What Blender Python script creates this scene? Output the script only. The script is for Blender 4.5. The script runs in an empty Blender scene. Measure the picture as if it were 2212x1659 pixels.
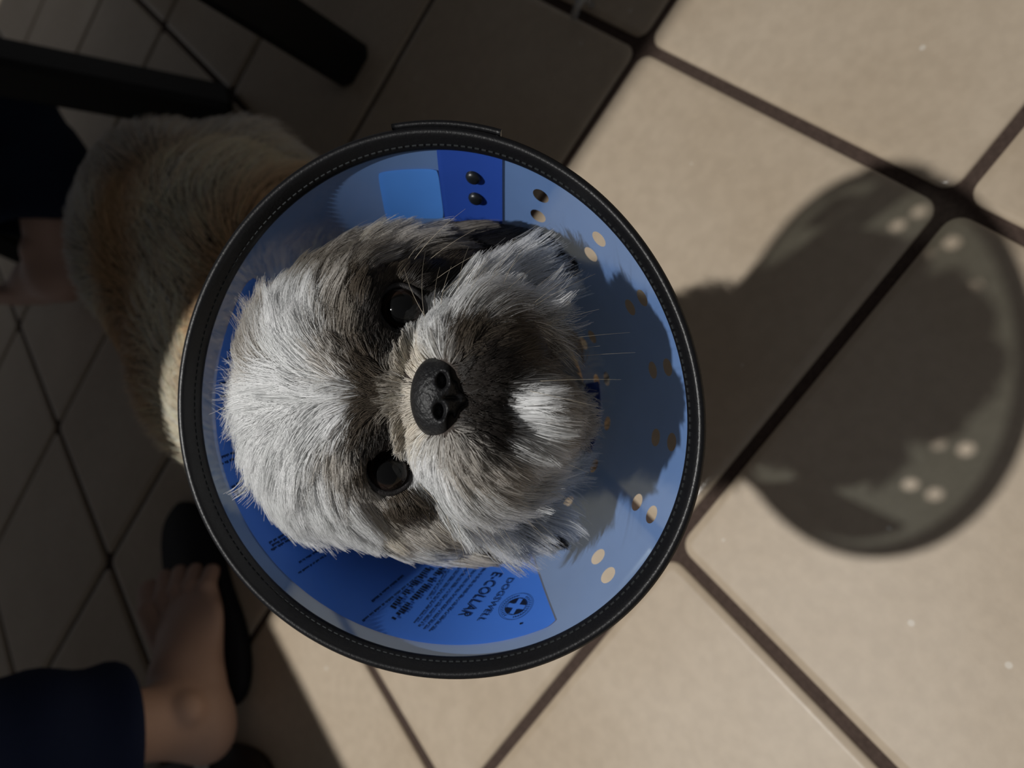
import bpy, bmesh, math, random
import numpy as np
from mathutils import Matrix, Vector
import openvdb

random.seed(7)
rng = np.random.default_rng(7)
scene = bpy.context.scene
COL = scene.collection

# ------------------------------------------------------------------ camera
FPX = 1686.0
RM = np.array([[-0.5706997, -0.5538923, -0.6062221],
               [-0.5850467, 0.7923014, -0.1731439],
               [0.5762137, 0.2558551, -0.7762190]])      # rows: camera right, down, forward
CAM = np.array([-0.199435, 0.123895, 0.549081])
cam_data = bpy.data.cameras.new('camera')
cam = bpy.data.objects.new('camera', cam_data)
COL.objects.link(cam)
cam_data.sensor_width = 36.0
cam_data.lens = FPX / 2212 * 36.0
cam_data.clip_start = 0.01
cam_data.dof.use_dof = True
cam_data.dof.focus_distance = 0.288
cam_data.dof.aperture_fstop = 9.0
cam.matrix_world = Matrix(((RM[0][0], -RM[1][0], -RM[2][0], CAM[0]),
                           (RM[0][1], -RM[1][1], -RM[2][1], CAM[1]),
                           (RM[0][2], -RM[1][2], -RM[2][2], CAM[2]),
                           (0, 0, 0, 1)))
scene.camera = cam

# ------------------------------------------------------------------ light
world = bpy.data.worlds.new('room_ambience')
scene.world = world
world.use_nodes = True
bgn = world.node_tree.nodes['Background']
bgn.inputs[0].default_value = (0.95, 0.96, 1.0, 1)
bgn.inputs[1].default_value = 0.097
lamp_data = bpy.data.lights.new('ceiling_bulb', 'POINT')
lamp_data.energy = 130
lamp_data.shadow_soft_size = 0.028
lamp_data.color = (1.0, 0.985, 0.955)
lamp = bpy.data.objects.new('ceiling_bulb', lamp_data)
lamp.location = (0.096, 0.86, 2.1)
COL.objects.link(lamp)
scene.view_settings.view_transform = 'Standard'
scene.view_settings.look = 'None'
scene.view_settings.gamma = 1.0
scene.view_settings.use_curve_mapping = False
scene.view_settings.exposure = 0.0
scene.cycles.max_bounces = 8
scene.cycles.transparent_max_bounces = 16

# ------------------------------------------------------------------ helpers
def link(o, parent=None):
    COL.objects.link(o)
    if parent is not None:
        o.parent = parent
    return o

def tag(o, label=None, cat=None, group=None, kind=None):
    if label: o['label'] = label
    if cat: o['category'] = cat
    if group: o['group'] = group
    if kind: o['kind'] = kind
    return o

def empty(name, loc=(0, 0, 0)):
    o = bpy.data.objects.new(name, None)
    o.empty_display_size = 0.05
    COL.objects.link(o)
    o.location = loc
    return o

def mesh_obj(name, verts, faces, mat, parent=None, smooth=True):
    """verts in world space; parents are unrotated empties, so only their location is taken off"""
    v = np.asarray(verts, float)
    off = np.array(parent.location[:]) if parent is not None else np.zeros(3)
    p = parent
    while p is not None and p.parent is not None:
        p = p.parent
        off = off + np.array(p.location[:])
    me = bpy.data.meshes.new(name)
    me.from_pydata((v - off).tolist(), [], [tuple(int(i) for i in f) for f in faces])
    me.update()
    if smooth:
        me.polygons.foreach_set('use_smooth', [True] * len(me.polygons))
    if mat: me.materials.append(mat)
    return link(bpy.data.objects.new(name, me), parent)

def new_mat(name):
    m = bpy.data.materials.new(name)
    m.use_nodes = True
    return m, m.node_tree, m.node_tree.nodes['Principled BSDF']

def simple(name, col, rough=0.5, spec=0.5, bump=0.0, bscale=200.0, var=0.0, coat=0.0):
    m, nt, b = new_mat(name)
    b.inputs['Base Color'].default_value = (*col, 1)
    b.inputs['Roughness'].default_value = rough
    b.inputs['Specular IOR Level'].default_value = spec
    b.inputs['Coat Weight'].default_value = coat
    tc = nt.nodes.new('ShaderNodeTexCoord')
    n = nt.nodes.new('ShaderNodeTexNoise')
    n.inputs['Scale'].default_value = bscale
    n.inputs['Detail'].default_value = 4
    nt.links.new(tc.outputs['Object'], n.inputs['Vector'])
    if var:
        mx = nt.nodes.new('ShaderNodeMix'); mx.data_type = 'RGBA'
        mx.inputs['A'].default_value = (*[c * (1 - var) for c in col], 1)
        mx.inputs['B'].default_value = (*[min(1, c * (1 + var)) for c in col], 1)
        nt.links.new(n.outputs['Fac'], mx.inputs['Factor'])
        nt.links.new(mx.outputs['Result'], b.inputs['Base Color'])
    if bump:
        bp = nt.nodes.new('ShaderNodeBump')
        bp.inputs['Strength'].default_value = bump
        bp.inputs['Distance'].default_value = 0.001
        nt.links.new(n.outputs['Fac'], bp.inputs['Height'])
        nt.links.new(bp.outputs['Normal'], b.inputs['Normal'])
    return m

def ray(px, py):
    return RM.T @ np.array([(px - 1106) / FPX, (py - 829.5) / FPX, 1.0])

def at_depth(px, py, depth):
    return CAM + ray(px, py) * depth

def at_z(px, py, z):
    d = ray(px, py)
    return CAM + d * ((z - CAM[2]) / d[2])

def tube(pts, radii, seg=16, cap=True, squash=None):
    """lofted tube through points (list of 3-vectors) with radii (scalar or (a,b)); returns verts, faces"""
    pts = [np.asarray(p, float) for p in pts]
    V, F = [], []
    up = np.array([0.123, 0.31, 0.94])
    prev = None
    for i, p in enumerate(pts):
        t = pts[min(i + 1, len(pts) - 1)] - pts[max(i - 1, 0)]
        t = t / np.linalg.norm(t)
        if prev is None:
            x = np.cross(up, t); x /= np.linalg.norm(x)
        else:
            x = prev - t * (prev @ t); x /= np.linalg.norm(x)
        prev = x
        y = np.cross(t, x)
        r = radii[i] if isinstance(radii, (list, tuple, np.ndarray)) else radii
        ra, rb = (r if isinstance(r, (list, tuple)) else (r, r))
        for k in range(seg):
            a = 2 * math.pi * k / seg
            V.append(p + x * ra * math.cos(a) + y * rb * math.sin(a))
    for i in range(len(pts) - 1):
        for k in range(seg):
            k2 = (k + 1) % seg
            F.append((i * seg + k, i * seg + k2, (i + 1) * seg + k2, (i + 1) * seg + k))
    if cap:
        F.append(tuple(range(seg))[::-1])
        F.append(tuple((len(pts) - 1) * seg + k for k in range(seg)))
    return V, F

def box_beam(p0, p1, w, h, hint=(0, 1, 0)):
    """bevelled square bar from p0 to p1"""
    p0, p1 = np.asarray(p0, float), np.asarray(p1, float)
    t = p1 - p0; L = np.linalg.norm(t); t /= L
    x = np.cross(np.asarray(hint, float), t); x /= np.linalg.norm(x)
    y = np.cross(t, x)
    b = min(w, h) * 0.14
    prof = [(-w/2+b, -h/2), (w/2-b, -h/2), (w/2, -h/2+b), (w/2, h/2-b), (w/2-b, h/2), (-w/2+b, h/2), (-w/2, h/2-b), (-w/2, -h/2+b)]
    V, F = [], []
    for d, s in ((0, .82), (b, 1), (L - b, 1), (L, .82)):
        for u, v in prof:
            V.append(p0 + t * d + x * u * s + y * v * s)
    for i in range(3):
        for k in range(8):
            F.append((i*8+k, i*8+(k+1) % 8, (i+1)*8+(k+1) % 8, (i+1)*8+k))
    F.append(tuple(range(8))[::-1]); F.append(tuple(24 + k for k in range(8)))
    return V, F

def smin(a, b, k):
    h = np.clip(0.5 + 0.5 * (b - a) / k, 0, 1)
    return b * (1 - h) + a * h - k * h * (1 - h)

def ell(X, c, r):
    """rough signed distance to an ellipsoid, X = (x, y, z) arrays"""
    q0 = (X[0] - c[0]) / r[0]; q1 = (X[1] - c[1]) / r[1]; q2 = (X[2] - c[2]) / r[2]
    k0 = np.sqrt(q0 * q0 + q1 * q1 + q2 * q2)
    k1 = np.sqrt((q0 / r[0]) ** 2 + (q1 / r[1]) ** 2 + (q2 / r[2]) ** 2) + 1e-9
    return k0 * (k0 - 1.0) / k1

def capsule(X, a, b, ra, rb):
    a = np.asarray(a, float); b = np.asarray(b, float)
    d = b - a; L2 = d @ d
    t = np.clip(((X[0] - a[0]) * d[0] + (X[1] - a[1]) * d[1] + (X[2] - a[2]) * d[2]) / L2, 0, 1)
    e = np.sqrt((X[0] - a[0] - t * d[0]) ** 2 + (X[1] - a[1] - t * d[1]) ** 2 + (X[2] - a[2] - t * d[2]) ** 2)
    return e - (ra + (rb - ra) * t)

def grid_axes(lo, hi, h):
    ax = [np.arange(l, u + h, h, dtype=np.float32) for l, u in zip(lo, hi)]
    return ax, np.meshgrid(*ax, indexing='ij', sparse=True)

def polygonise(field, lo, h):
    g = openvdb.FloatGrid()
    g.background = 1.0
    f = np.ascontiguousarray(field / h, dtype=np.float32)
    g.copyFromArray(f)
    pts, quads = g.convertToQuads(isovalue=0.0)
    return pts * h + np.asarray(lo), quads[:, ::-1]

# ------------------------------------------------------------------ floor
S = 0.305
def tile_material():
    m, nt, b = new_mat('glazed_beige_tile')
    tc = nt.nodes.new('ShaderNodeTexCoord'); oi = nt.nodes.new('ShaderNodeObjectInfo')
    add = nt.nodes.new('ShaderNodeVectorMath'); add.operation = 'MULTIPLY_ADD'
    add.inputs[1].default_value = (1, 1, 1)
    sc = nt.nodes.new('ShaderNodeMath'); sc.operation = 'MULTIPLY'; sc.inputs[1].default_value = 37.0
    nt.links.new(oi.outputs['Random'], sc.inputs[0])
    nt.links.new(tc.outputs['Object'], add.inputs[0]); nt.links.new(sc.outputs[0], add.inputs[2])
    n1 = nt.nodes.new('ShaderNodeTexNoise'); n1.inputs['Scale'].default_value = 7; n1.inputs['Detail'].default_value = 6
    n2 = nt.nodes.new('ShaderNodeTexNoise'); n2.inputs['Scale'].default_value = 95; n2.inputs['Detail'].default_value = 3
    v = nt.nodes.new('ShaderNodeTexVoronoi'); v.inputs['Scale'].default_value = 42
    for n in (n1, n2, v): nt.links.new(add.outputs[0], n.inputs['Vector'])
    r1 = nt.nodes.new('ShaderNodeValToRGB')
    r1.color_ramp.elements[0].position = .3; r1.color_ramp.elements[0].color = (.505, .405, .295, 1)
    r1.color_ramp.elements[1].position = .72; r1.color_ramp.elements[1].color = (.585, .485, .37, 1)
    nt.links.new(n1.outputs['Fac'], r1.inputs[0])
    mx = nt.nodes.new('ShaderNodeMix'); mx.data_type = 'RGBA'; mx.blend_type = 'MULTIPLY'
    mx.inputs['Factor'].default_value = 0.35
    r2 = nt.nodes.new('ShaderNodeValToRGB')
    r2.color_ramp.elements[0].position = .35; r2.color_ramp.elements[0].color = (.78, .77, .76, 1)
    r2.color_ramp.elements[1].position = .65; r2.color_ramp.elements[1].color = (1, 1, 1, 1)
    nt.links.new(n2.outputs['Fac'], r2.inputs[0])
    nt.links.new(r1.outputs[0], mx.inputs['A']); nt.links.new(r2.outputs[0], mx.inputs['B'])
    # a few small pale specks in the glaze
    lt = nt.nodes.new('ShaderNodeMath'); lt.operation = 'LESS_THAN'; lt.inputs[1].default_value = 0.085
    nt.links.new(v.outputs['Distance'], lt.inputs[0])
    gt = nt.nodes.new('ShaderNodeMath'); gt.operation = 'GREATER_THAN'; gt.inputs[1].default_value = 0.8
    sepc = nt.nodes.new('ShaderNodeSeparateColor'); nt.links.new(v.outputs['Color'], sepc.inputs[0])
    nt.links.new(sepc.outputs[0], gt.inputs[0])
    mu = nt.nodes.new('ShaderNodeMath'); mu.operation = 'MULTIPLY'
    nt.links.new(lt.outputs[0], mu.inputs[0]); nt.links.new(gt.outputs[0], mu.inputs[1])
    mu2 = nt.nodes.new('ShaderNodeMath'); mu2.operation = 'MULTIPLY'; mu2.inputs[1].default_value = 0.45
    nt.links.new(mu.outputs[0], mu2.inputs[0])
    mx2 = nt.nodes.new('ShaderNodeMix'); mx2.data_type = 'RGBA'
    mx2.inputs['B'].default_value = (.8, .76, .68, 1)
    nt.links.new(mu2.outputs[0], mx2.inputs['Factor'])
    nt.links.new(mx.outputs['Result'], mx2.inputs['A'])
    nt.links.new(mx2.outputs['Result'], b.inputs['Base Color'])
    # the glaze is smoother where it rounds over the tile edge
    sx = nt.nodes.new('ShaderNodeSeparateXYZ'); nt.links.new(tc.outputs['Object'], sx.inputs[0])
    ab = []
    for k in (0, 1):
        q = nt.nodes.new('ShaderNodeMath'); q.operation = 'ABSOLUTE'; nt.links.new(sx.outputs[k], q.inputs[0]); ab.append(q)
    mxm = nt.nodes.new('ShaderNodeMath'); mxm.operation = 'MAXIMUM'
    nt.links.new(ab[0].outputs[0], mxm.inputs[0]); nt.links.new(ab[1].outputs[0], mxm.inputs[1])
    mr = nt.nodes.new('ShaderNodeMapRange')
    for k, val in ((1, .1405), (2, .1425), (3, .45), (4, .20)): mr.inputs[k].default_value = val
    nt.links.new(mxm.outputs[0], mr.inputs[0]); nt.links.new(mr.outputs[0], b.inputs['Roughness'])
    b.inputs['Specular IOR Level'].default_value = 0.3
    bp = nt.nodes.new('ShaderNodeBump'); bp.inputs['Strength'].default_value = .12; bp.inputs['Distance'].default_value = .001
    nt.links.new(n2.outputs['Fac'], bp.inputs['Height']); nt.links.new(bp.outputs['Normal'], b.inputs['Normal'])
    return m

M_TILE = tile_material()
M_GROUT = simple('red_brown_grout', (.075, .052, .042), .95, .15, .8, 300, .45)
X0, X1, Y0, Y1 = -4, 10, -5, 7
floor = mesh_obj('floor', [(X0*S, Y0*S, -.004), (X1*S, Y0*S, -.004), (X1*S, Y1*S, -.004), (X0*S, Y1*S, -.004),
                           (X0*S, Y0*S, -.03), (X1*S, Y0*S, -.03), (X1*S, Y1*S, -.03), (X0*S, Y1*S, -.03)],
                 [(0, 1, 2, 3), (7, 6, 5, 4), (0, 4, 5, 1), (1, 5, 6, 2), (2, 6, 7, 3), (3, 7, 4, 0)], M_GROUT, smooth=False)
tag(floor, 'beige square ceramic tile floor with dark red-brown grout', kind='structure')

def tile_mesh():
    gap = 0.0088
    half = (S - gap) / 2
    rc = 0.012
    V, F = [], []
    n = 5
    def ring(inset, z):
        out = []
        for cx, cy, a0 in ((1, 1, 0), (-1, 1, 90), (-1, -1, 180), (1, -1, 270)):
            for k in range(n + 1):
                a = math.radians(a0 + 90 * k / n)
                out.append((cx * (half - rc) + (rc - inset) * math.cos(a), cy * (half - rc) + (rc - inset) * math.sin(a), z))
        return out
    rings = [ring(0, -.007), ring(0, -.0032), ring(.0007, -.0017), ring(.0020, -.00095), ring(.0044, -.0004), ring(.0066, 0), ring(.0080, 0)]
    m = len(rings[0])
    for r in rings: V += r
    for i in range(6):
        for k in range(m):
            F.append((i*m+k, i*m+(k+1) % m, (i+1)*m+(k+1) % m, (i+1)*m+k))
    F.append(tuple(6*m + k for k in range(m)))
    me = bpy.data.meshes.new('tile')
    me.from_pydata(V, [], F); me.update()
    me.polygons.foreach_set('use_smooth', [True] * len(F))
    me.materials.append(M_TILE)
    return me
TILE = tile_mesh()
for i in range(X0, X1):
    for j in range(Y0, Y1):
        o = bpy.data.objects.new('tile', TILE)
        o.location = ((i + .5) * S, (j + .5) * S, rng.uniform(-.0003, .0003))
        o.rotation_euler = (rng.uniform(-.0015, .0015), rng.uniform(-.0015, .0015), rng.uniform(-.002, .002))
        link(o, floor)

# ------------------------------------------------------------------ recovery cone
CP = np.array([-0.00809358, 0.22918723, 0.32846957])
CA = np.array([-0.48061456, -0.15921135, 0.86235804])
E1 = np.array([0.31446117, -0.94927034, 0.0])
E2 = np.array([0.81861091, 0.27117812, 0.50629893])
CR, CK = 0.1071036, 0.4884015
U_HOLE = (0.0218, 0.0334, 0.0790, 0.0905)
U_NECK = 0.106
HARM = (0.0026, 0.0089, 0.0019, -0.0048, 0.017, 0.0074, 0.0097)
CNORM = 1 / math.sqrt(1 + CK * CK)
SINA = CK * CNORM

def rim_h(th):
    return (HARM[0] + HARM[1]*np.cos(th) + HARM[2]*np.sin(th) + HARM[3]*np.cos(2*th) + HARM[4]*np.sin(2*th)
            + HARM[5]*np.cos(3*th) + HARM[6]*np.sin(3*th))

def cone_pt(th, u, off=0.0):
    """th radians, u depth below the rim along the axis, off towards the inside"""
    w = np.clip(1 - u / .06, 0, 1.2)
    r = CR * (1 + rim_h(th) * w) - CK * u
    rad = math.cos(th) * E1 + math.sin(th) * E2
    inward = (-rad + CK * CA) * CNORM
    return CP - CA * u + rad * r + inward * off

def px_cone(px, py):
    """ray through a pixel onto the ideal cone -> (theta, u)"""
    d = ray(px, py); o = CAM - CP
    oa, da = o @ CA, d @ CA
    A = d @ d - da**2 - (CK*da)**2
    B = 2 * (o @ d - oa*da - (CR + CK*oa)*CK*da)
    Cc = o @ o - oa**2 - (CR + CK*oa)**2
    best = None
    for t in np.roots([A, B, Cc]):
        t = t.real
        X = o + t * d; u = -(X @ CA)
        if t > 0 and -0.02 < u < 0.2: best = (math.atan2(X @ E2, X @ E1), u)
    return best

def unroll(th, u):
    rho = (CR - CK * u) / SINA
    psi = (th % (2 * math.pi)) * SINA
    return np.array([rho * math.cos(psi), rho * math.sin(psi)])

def roll(xy):
    rho = math.hypot(*xy); psi = math.atan2(xy[1], xy[0])
    if psi < 0: psi += 2 * math.pi
    return psi / SINA, (CR - rho * SINA) / CK

def plastic(name, col, transp, trans, gloss_rough=.28, tint=(.82, .95, .93, 1)):
    m = bpy.data.materials.new(name); m.use_nodes = True
    nt = m.node_tree; nt.nodes.clear()
    out = nt.nodes.new('ShaderNodeOutputMaterial')
    tc = nt.nodes.new('ShaderNodeTexCoord')
    nz = nt.nodes.new('ShaderNodeTexNoise'); nz.inputs['Scale'].default_value = 28; nz.inputs['Detail'].default_value = 5
    nt.links.new(tc.outputs['Object'], nz.inputs['Vector'])
    mc = nt.nodes.new('ShaderNodeMix'); mc.data_type = 'RGBA'
    mc.inputs['A'].default_value = (*[c * .86 for c in col], 1); mc.inputs['B'].default_value = (*[min(1, c * 1.14) for c in col], 1)
    nt.links.new(nz.outputs['Fac'], mc.inputs['Factor'])
    df = nt.nodes.new('ShaderNodeBsdfDiffuse'); tr = nt.nodes.new('ShaderNodeBsdfTranslucent')
    nt.links.new(mc.outputs['Result'], df.inputs[0]); nt.links.new(mc.outputs['Result'], tr.inputs[0])
    m1 = nt.nodes.new('ShaderNodeMixShader'); m1.inputs[0].default_value = trans
    nt.links.new(df.outputs[0], m1.inputs[1]); nt.links.new(tr.outputs[0], m1.inputs[2])
    tp = nt.nodes.new('ShaderNodeBsdfTransparent'); tp.inputs[0].default_value = tint
    m2 = nt.nodes.new('ShaderNodeMixShader'); m2.inputs[0].default_value = transp
    nt.links.new(m1.outputs[0], m2.inputs[1]); nt.links.new(tp.outputs[0], m2.inputs[2])
    gl = nt.nodes.new('ShaderNodeBsdfGlossy'); gl.inputs['Roughness'].default_value = gloss_rough
    lw = nt.nodes.new('ShaderNodeLayerWeight'); lw.inputs[0].default_value = .5
    pw = nt.nodes.new('ShaderNodeMath'); pw.operation = 'POWER'; pw.inputs[1].default_value = 3.5
    nt.links.new(lw.outputs['Facing'], pw.inputs[0])
    fr = nt.nodes.new('ShaderNodeMath'); fr.operation = 'MULTIPLY_ADD'; fr.inputs[1].default_value = .35; fr.inputs[2].default_value = .025
    nt.links.new(pw.outputs[0], fr.inputs[0])
    m3 = nt.nodes.new('ShaderNodeMixShader'); nt.links.new(fr.outputs[0], m3.inputs[0])
    nt.links.new(m2.outputs[0], m3.inputs[1]); nt.links.new(gl.outputs[0], m3.inputs[2])
    nt.links.new(m3.outputs[0], out.inputs[0])
    return m

M_SHELL = plastic('frosted_blue_plastic', (.185, .33, .68), .165, .36)
M_FLAP = plastic('overlapping_blue_plastic', (.03, .09, .46), .04, .2)
M_LABEL = plastic('blue_label_film', (.08, .26, .93), .02, .25, .4)
M_SQUARE = plastic('pale_blue_label_film', (.10, .32, .90), .0, .2, .4)
M_INK = simple('black_print', (.006, .012, .035), .7, .2)
M_BIND = simple('black_woven_binding', (.005, .005, .006), .40, .4, .15, 900, .3)
M_STITCH = simple('dark_grey_thread', (.025, .028, .03), .6, .3)
M_SNAP_HOLE = simple('black_snap_and_hole_disc', (.008, .010, .012), .35, .5)

cone = empty('recovery_cone', tuple(CP - CA * U_NECK))
tag(cone, 'translucent blue plastic recovery cone with black fabric rim around the dog\'s head', 'recovery cone')

def shell():
    ncol = 400; dth = 2 * math.pi / ncol
    th_hole = math.radians(354.4)
    nrow = 94
    us = np.linspace(0.0, U_NECK, nrow + 1)
    V, F, idx = [], [], {}
    def vert(c, r):
        c %= ncol
        if (c, r) not in idx:
            idx[(c, r)] = len(V)
            V.append(cone_pt(th_hole + c * dth, us[r]))
        return idx[(c, r)]
    skip = set()
    du = us[1] - us[0]
    blocks = []
    outer_i = range(0, 7); inner_i = range(0, 7)
    for i in outer_i:
        c = -20 * i
        for uh in U_HOLE[:2]: blocks.append((c, uh, 3, .0037))
    for i in inner_i:
        c = -20 * i
        for q, uh in enumerate(U_HOLE[2:]):
            if q == 1 and i in (4, 5): continue
            blocks.append((c, uh, 4, .0034))
    for c, uh, hc, rad in blocks:
        rr = int(round(uh / du)); hr = 3
        ring = []
        for k in range(-hc, hc): ring.append((c + k, rr - hr))
        for k in range(-hr, hr): ring.append((c + hc, rr + k))
        for k in range(hc, -hc, -1): ring.append((c + k, rr + hr))
        for k in range(hr, -hr, -1): ring.append((c - hc, rr + k))
        for k in range(-hc, hc):
            for q in range(-hr, hr): skip.add(((c + k) % ncol, rr + q))
        rloc = CR - CK * us[rr]
        inner = []
        for (cc, r2) in ring:
            x = (cc - c) * dth * rloc; y = (us[r2] - us[rr]) / CNORM
            a = math.atan2(y, x)
            inner.append(len(V))
            V.append(cone_pt(th_hole + c * dth + rad * math.cos(a) / rloc, us[rr] + rad * math.sin(a) * CNORM))
        m = len(ring)
        for k in range(m):
            F.append((vert(*ring[k]), vert(*ring[(k + 1) % m]), inner[(k + 1) % m], inner[k]))
    for c in range(ncol):
        for r in range(nrow):
            if (c, r) in skip: continue
            F.append((vert(c, r), vert(c + 1, r), vert(c + 1, r + 1), vert(c, r + 1)))
    return V, F
mesh_obj('shell', *shell(), M_SHELL, cone)

def cone_patch(th0, th1, u0, u1, off, nt_=40, nu=12, edge0=None, edge1=None):
    """patch of film; edge0/edge1 give theta shifts (radians) at the neck-side end of each side"""
    V, F = [], []
    for i in range(nt_ + 1):
        for j in range(nu + 1):
            f = j / nu
            a = th0 + (edge0 or 0) * f; b = th1 + (edge1 or 0) * f
            V.append(cone_pt(a + (b - a) * i / nt_, u0 + (u1 - u0) * f, off))
    for i in range(nt_):
        for j in range(nu):
            q = i * (nu + 1) + j
            F.append((q, q + nu + 1, q + nu + 2, q + 1))
    return V, F
D = math.radians
mesh_obj('overlap_flap', *cone_patch(D(4.2), D(18.7), .001, .1, .0009, 16, 30, D(2), D(10)), M_FLAP, cone)

def label_outline():
    # rounded polygon in the unrolled plane, filled on the cone
    V, F = [], []
    nth, nu = 150, 26
    t0, t1 = D(76.5), D(230.3)
    for i in range(nth + 1):
        for j in range(nu + 1):
            f = j / nu
            b = t1 - D(5.3) * f
            th = t0 + (b - t0) * i / nth
            u = .0152 + (.078 - .0152) * f
            # rounded corners near the rim
            for side in (0, nth):
                k = abs(i - side)
                if k < 3: u += (3 - k) ** 2 * .00018 * (1 - f)
            V.append(cone_pt(th, u, .0006))
    for i in range(nth):
        for j in range(nu):
            q = i * (nu + 1) + j
            F.append((q, q + nu + 1, q + nu + 2, q + 1))
    return V, F
label = mesh_obj('printed_label', *label_outline(), M_LABEL, cone)
label['label'] = 'bright blue printed film label curving round the inside'
sq_v, sq_f = [], []
c4 = [px_cone(*q) for q in ((818, 383), (946, 375), (960, 475), (836, 480))]
xy4 = [unroll(*c) for c in c4]
N = 14
for i in range(N + 1):
    for j in range(N + 1):
        a, b = i / N, j / N
        # squircle the corners a little
        ax, bx = 2*a - 1, 2*b - 1
        k = 1 - .05 * (abs(ax) ** 6) * (abs(bx) ** 6)
        a, b = .5 + .5*ax*k, .5 + .5*bx*k
        xy = (1-a)*(1-b)*xy4[0] + a*(1-b)*xy4[1] + a*b*xy4[2] + (1-a)*b*xy4[3]
        th, u = roll(xy)
        sq_v.append(cone_pt(th, u, .0006))
for i in range(N):
    for j in range(N):
        q = i * (N + 1) + j
        sq_f.append((q, q + N + 1, q + N + 2, q + 1))
sq = mesh_obj('blank_label', sq_v, sq_f, M_SQUARE, cone)
sq['label'] = 'small pale blue blank square label'

# print on the label, laid out on the unrolled sheet
_font_cache = {}
def text_mesh(s):
    cu = bpy.data.curves.new('t', 'FONT'); cu.body = s; cu.align_x = 'LEFT'; cu.resolution_u = 3
    o = bpy.data.objects.new('t', cu); COL.objects.link(o)
    dg = bpy.context.evaluated_depsgraph_get()
    me = o.evaluated_get(dg).to_mesh()
    bm = bmesh.new(); bm.from_mesh(me)
    bmesh.ops.triangulate(bm, faces=bm.faces)
    bmesh.ops.subdivide_edges(bm, edges=[e for e in bm.edges if e.calc_length() > .25], cuts=2)
    bmesh.ops.triangulate(bm, faces=bm.faces)
    v = np.array([x.co[:2] for x in bm.verts]); bm.verts.index_update()
    f = [[x.index for x in fc.verts] for fc in bm.faces]
    bm.free(); bpy.data.objects.remove(o); bpy.data.curves.remove(cu)
    return v, f

def sheet_map(origin, b, up, pts, off=.0010):
    return [cone_pt(*roll(origin + b * p[0] + up * p[1]), off) for p in pts]

pE, pR = unroll(*px_cone(1076, 1241)), unroll(*px_cone(1000, 1338))
pD, pL = unroll(*px_cone(1105, 1252)), unroll(*px_cone(1037, 1347))
pLogo = unroll(*px_cone(1115, 1312))
base = pR - pE; base /= np.linalg.norm(base)
upv = np.array([-base[1], base[0]])
if upv @ (pLogo - pE) < 0: upv = -upv

def put_text(name, s, p0, p1, height, bold=0.0):
    v, f = text_mesh(s)
    v = v - v.min(0); w, h = v.max(0)
    b = (p1 - p0); L = np.linalg.norm(b); b = b / L
    u = np.array([-b[1], b[0]])
    if u @ upv < 0: u = -u
    pts = np.c_[v[:, 0] / w * L, (v[:, 1] / h - .5) * height]
    mesh_obj(name, sheet_map(p0, b, u, pts), f, M_INK, label, smooth=False)
put_text('lettering', 'E-COLLAR', pE, pR, .0052)
put_text('lettering', 'DOGSWELL', pD, pL, .0031)

def logo():
    V, F = [], []
    def ring(r0, r1, seg=64, a0=0, a1=2*math.pi):
        s = len(V)
        for k in range(seg + 1):
            a = a0 + (a1 - a0) * k / seg
            V.append((r0 * math.cos(a), r0 * math.sin(a))); V.append((r1 * math.cos(a), r1 * math.sin(a)))
        for k in range(seg): F.append((s + 2*k, s + 2*k + 1, s + 2*k + 3, s + 2*k + 2))
    R = .0078
    ring(R * .975, R, 64)
    ring(R * .60, R * .64, 64)
    # disc with a cross cut out: four dark quarter pieces
    w = R * .17
    for q in range(4):
        a0 = q * math.pi / 2
        r1 = R * .61; s = len(V); seg = 10
        lo = math.asin(w / r1)
        V.append((w * 1.0 * math.cos(a0) - w * 1.0 * math.sin(a0), w * 1.0 * math.sin(a0) + w * 1.0 * math.cos(a0)))
        for k in range(seg + 1):
            a = a0 + lo * 1.05 + (math.pi / 2 - 2.1 * lo) * k / seg
            V.append((r1 * math.cos(a), r1 * math.sin(a)))
        for k in range(seg): F.append((s, s + 1 + k, s + 2 + k))
    # illegible ring lettering as small ticks
    for k in range(34):
        if k in (0, 1, 16, 17, 18, 33): continue
        a = 2 * math.pi * k / 34; s = len(V)
        for rr, da in ((R*.74, -.035), (R*.74, .03), (R*.86, .03), (R*.86, -.035)):
            V.append((rr * math.cos(a + da), rr * math.sin(a + da)))
        F.append((s, s+1, s+2, s+3))
    return V, F
lv, lf = logo()
mesh_obj('round_cross_emblem', sheet_map(pLogo, base, upv, lv), lf, M_INK, label, smooth=False)
o_ = unroll(*px_cone(1126, 1348))
mesh_obj('print_dot', sheet_map(o_, base, upv, [(.0006*math.cos(a), .0006*math.sin(a)) for a in np.linspace(0, 2*math.pi, 12, endpoint=False)]), [tuple(range(12))], M_INK, label, smooth=False)

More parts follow.
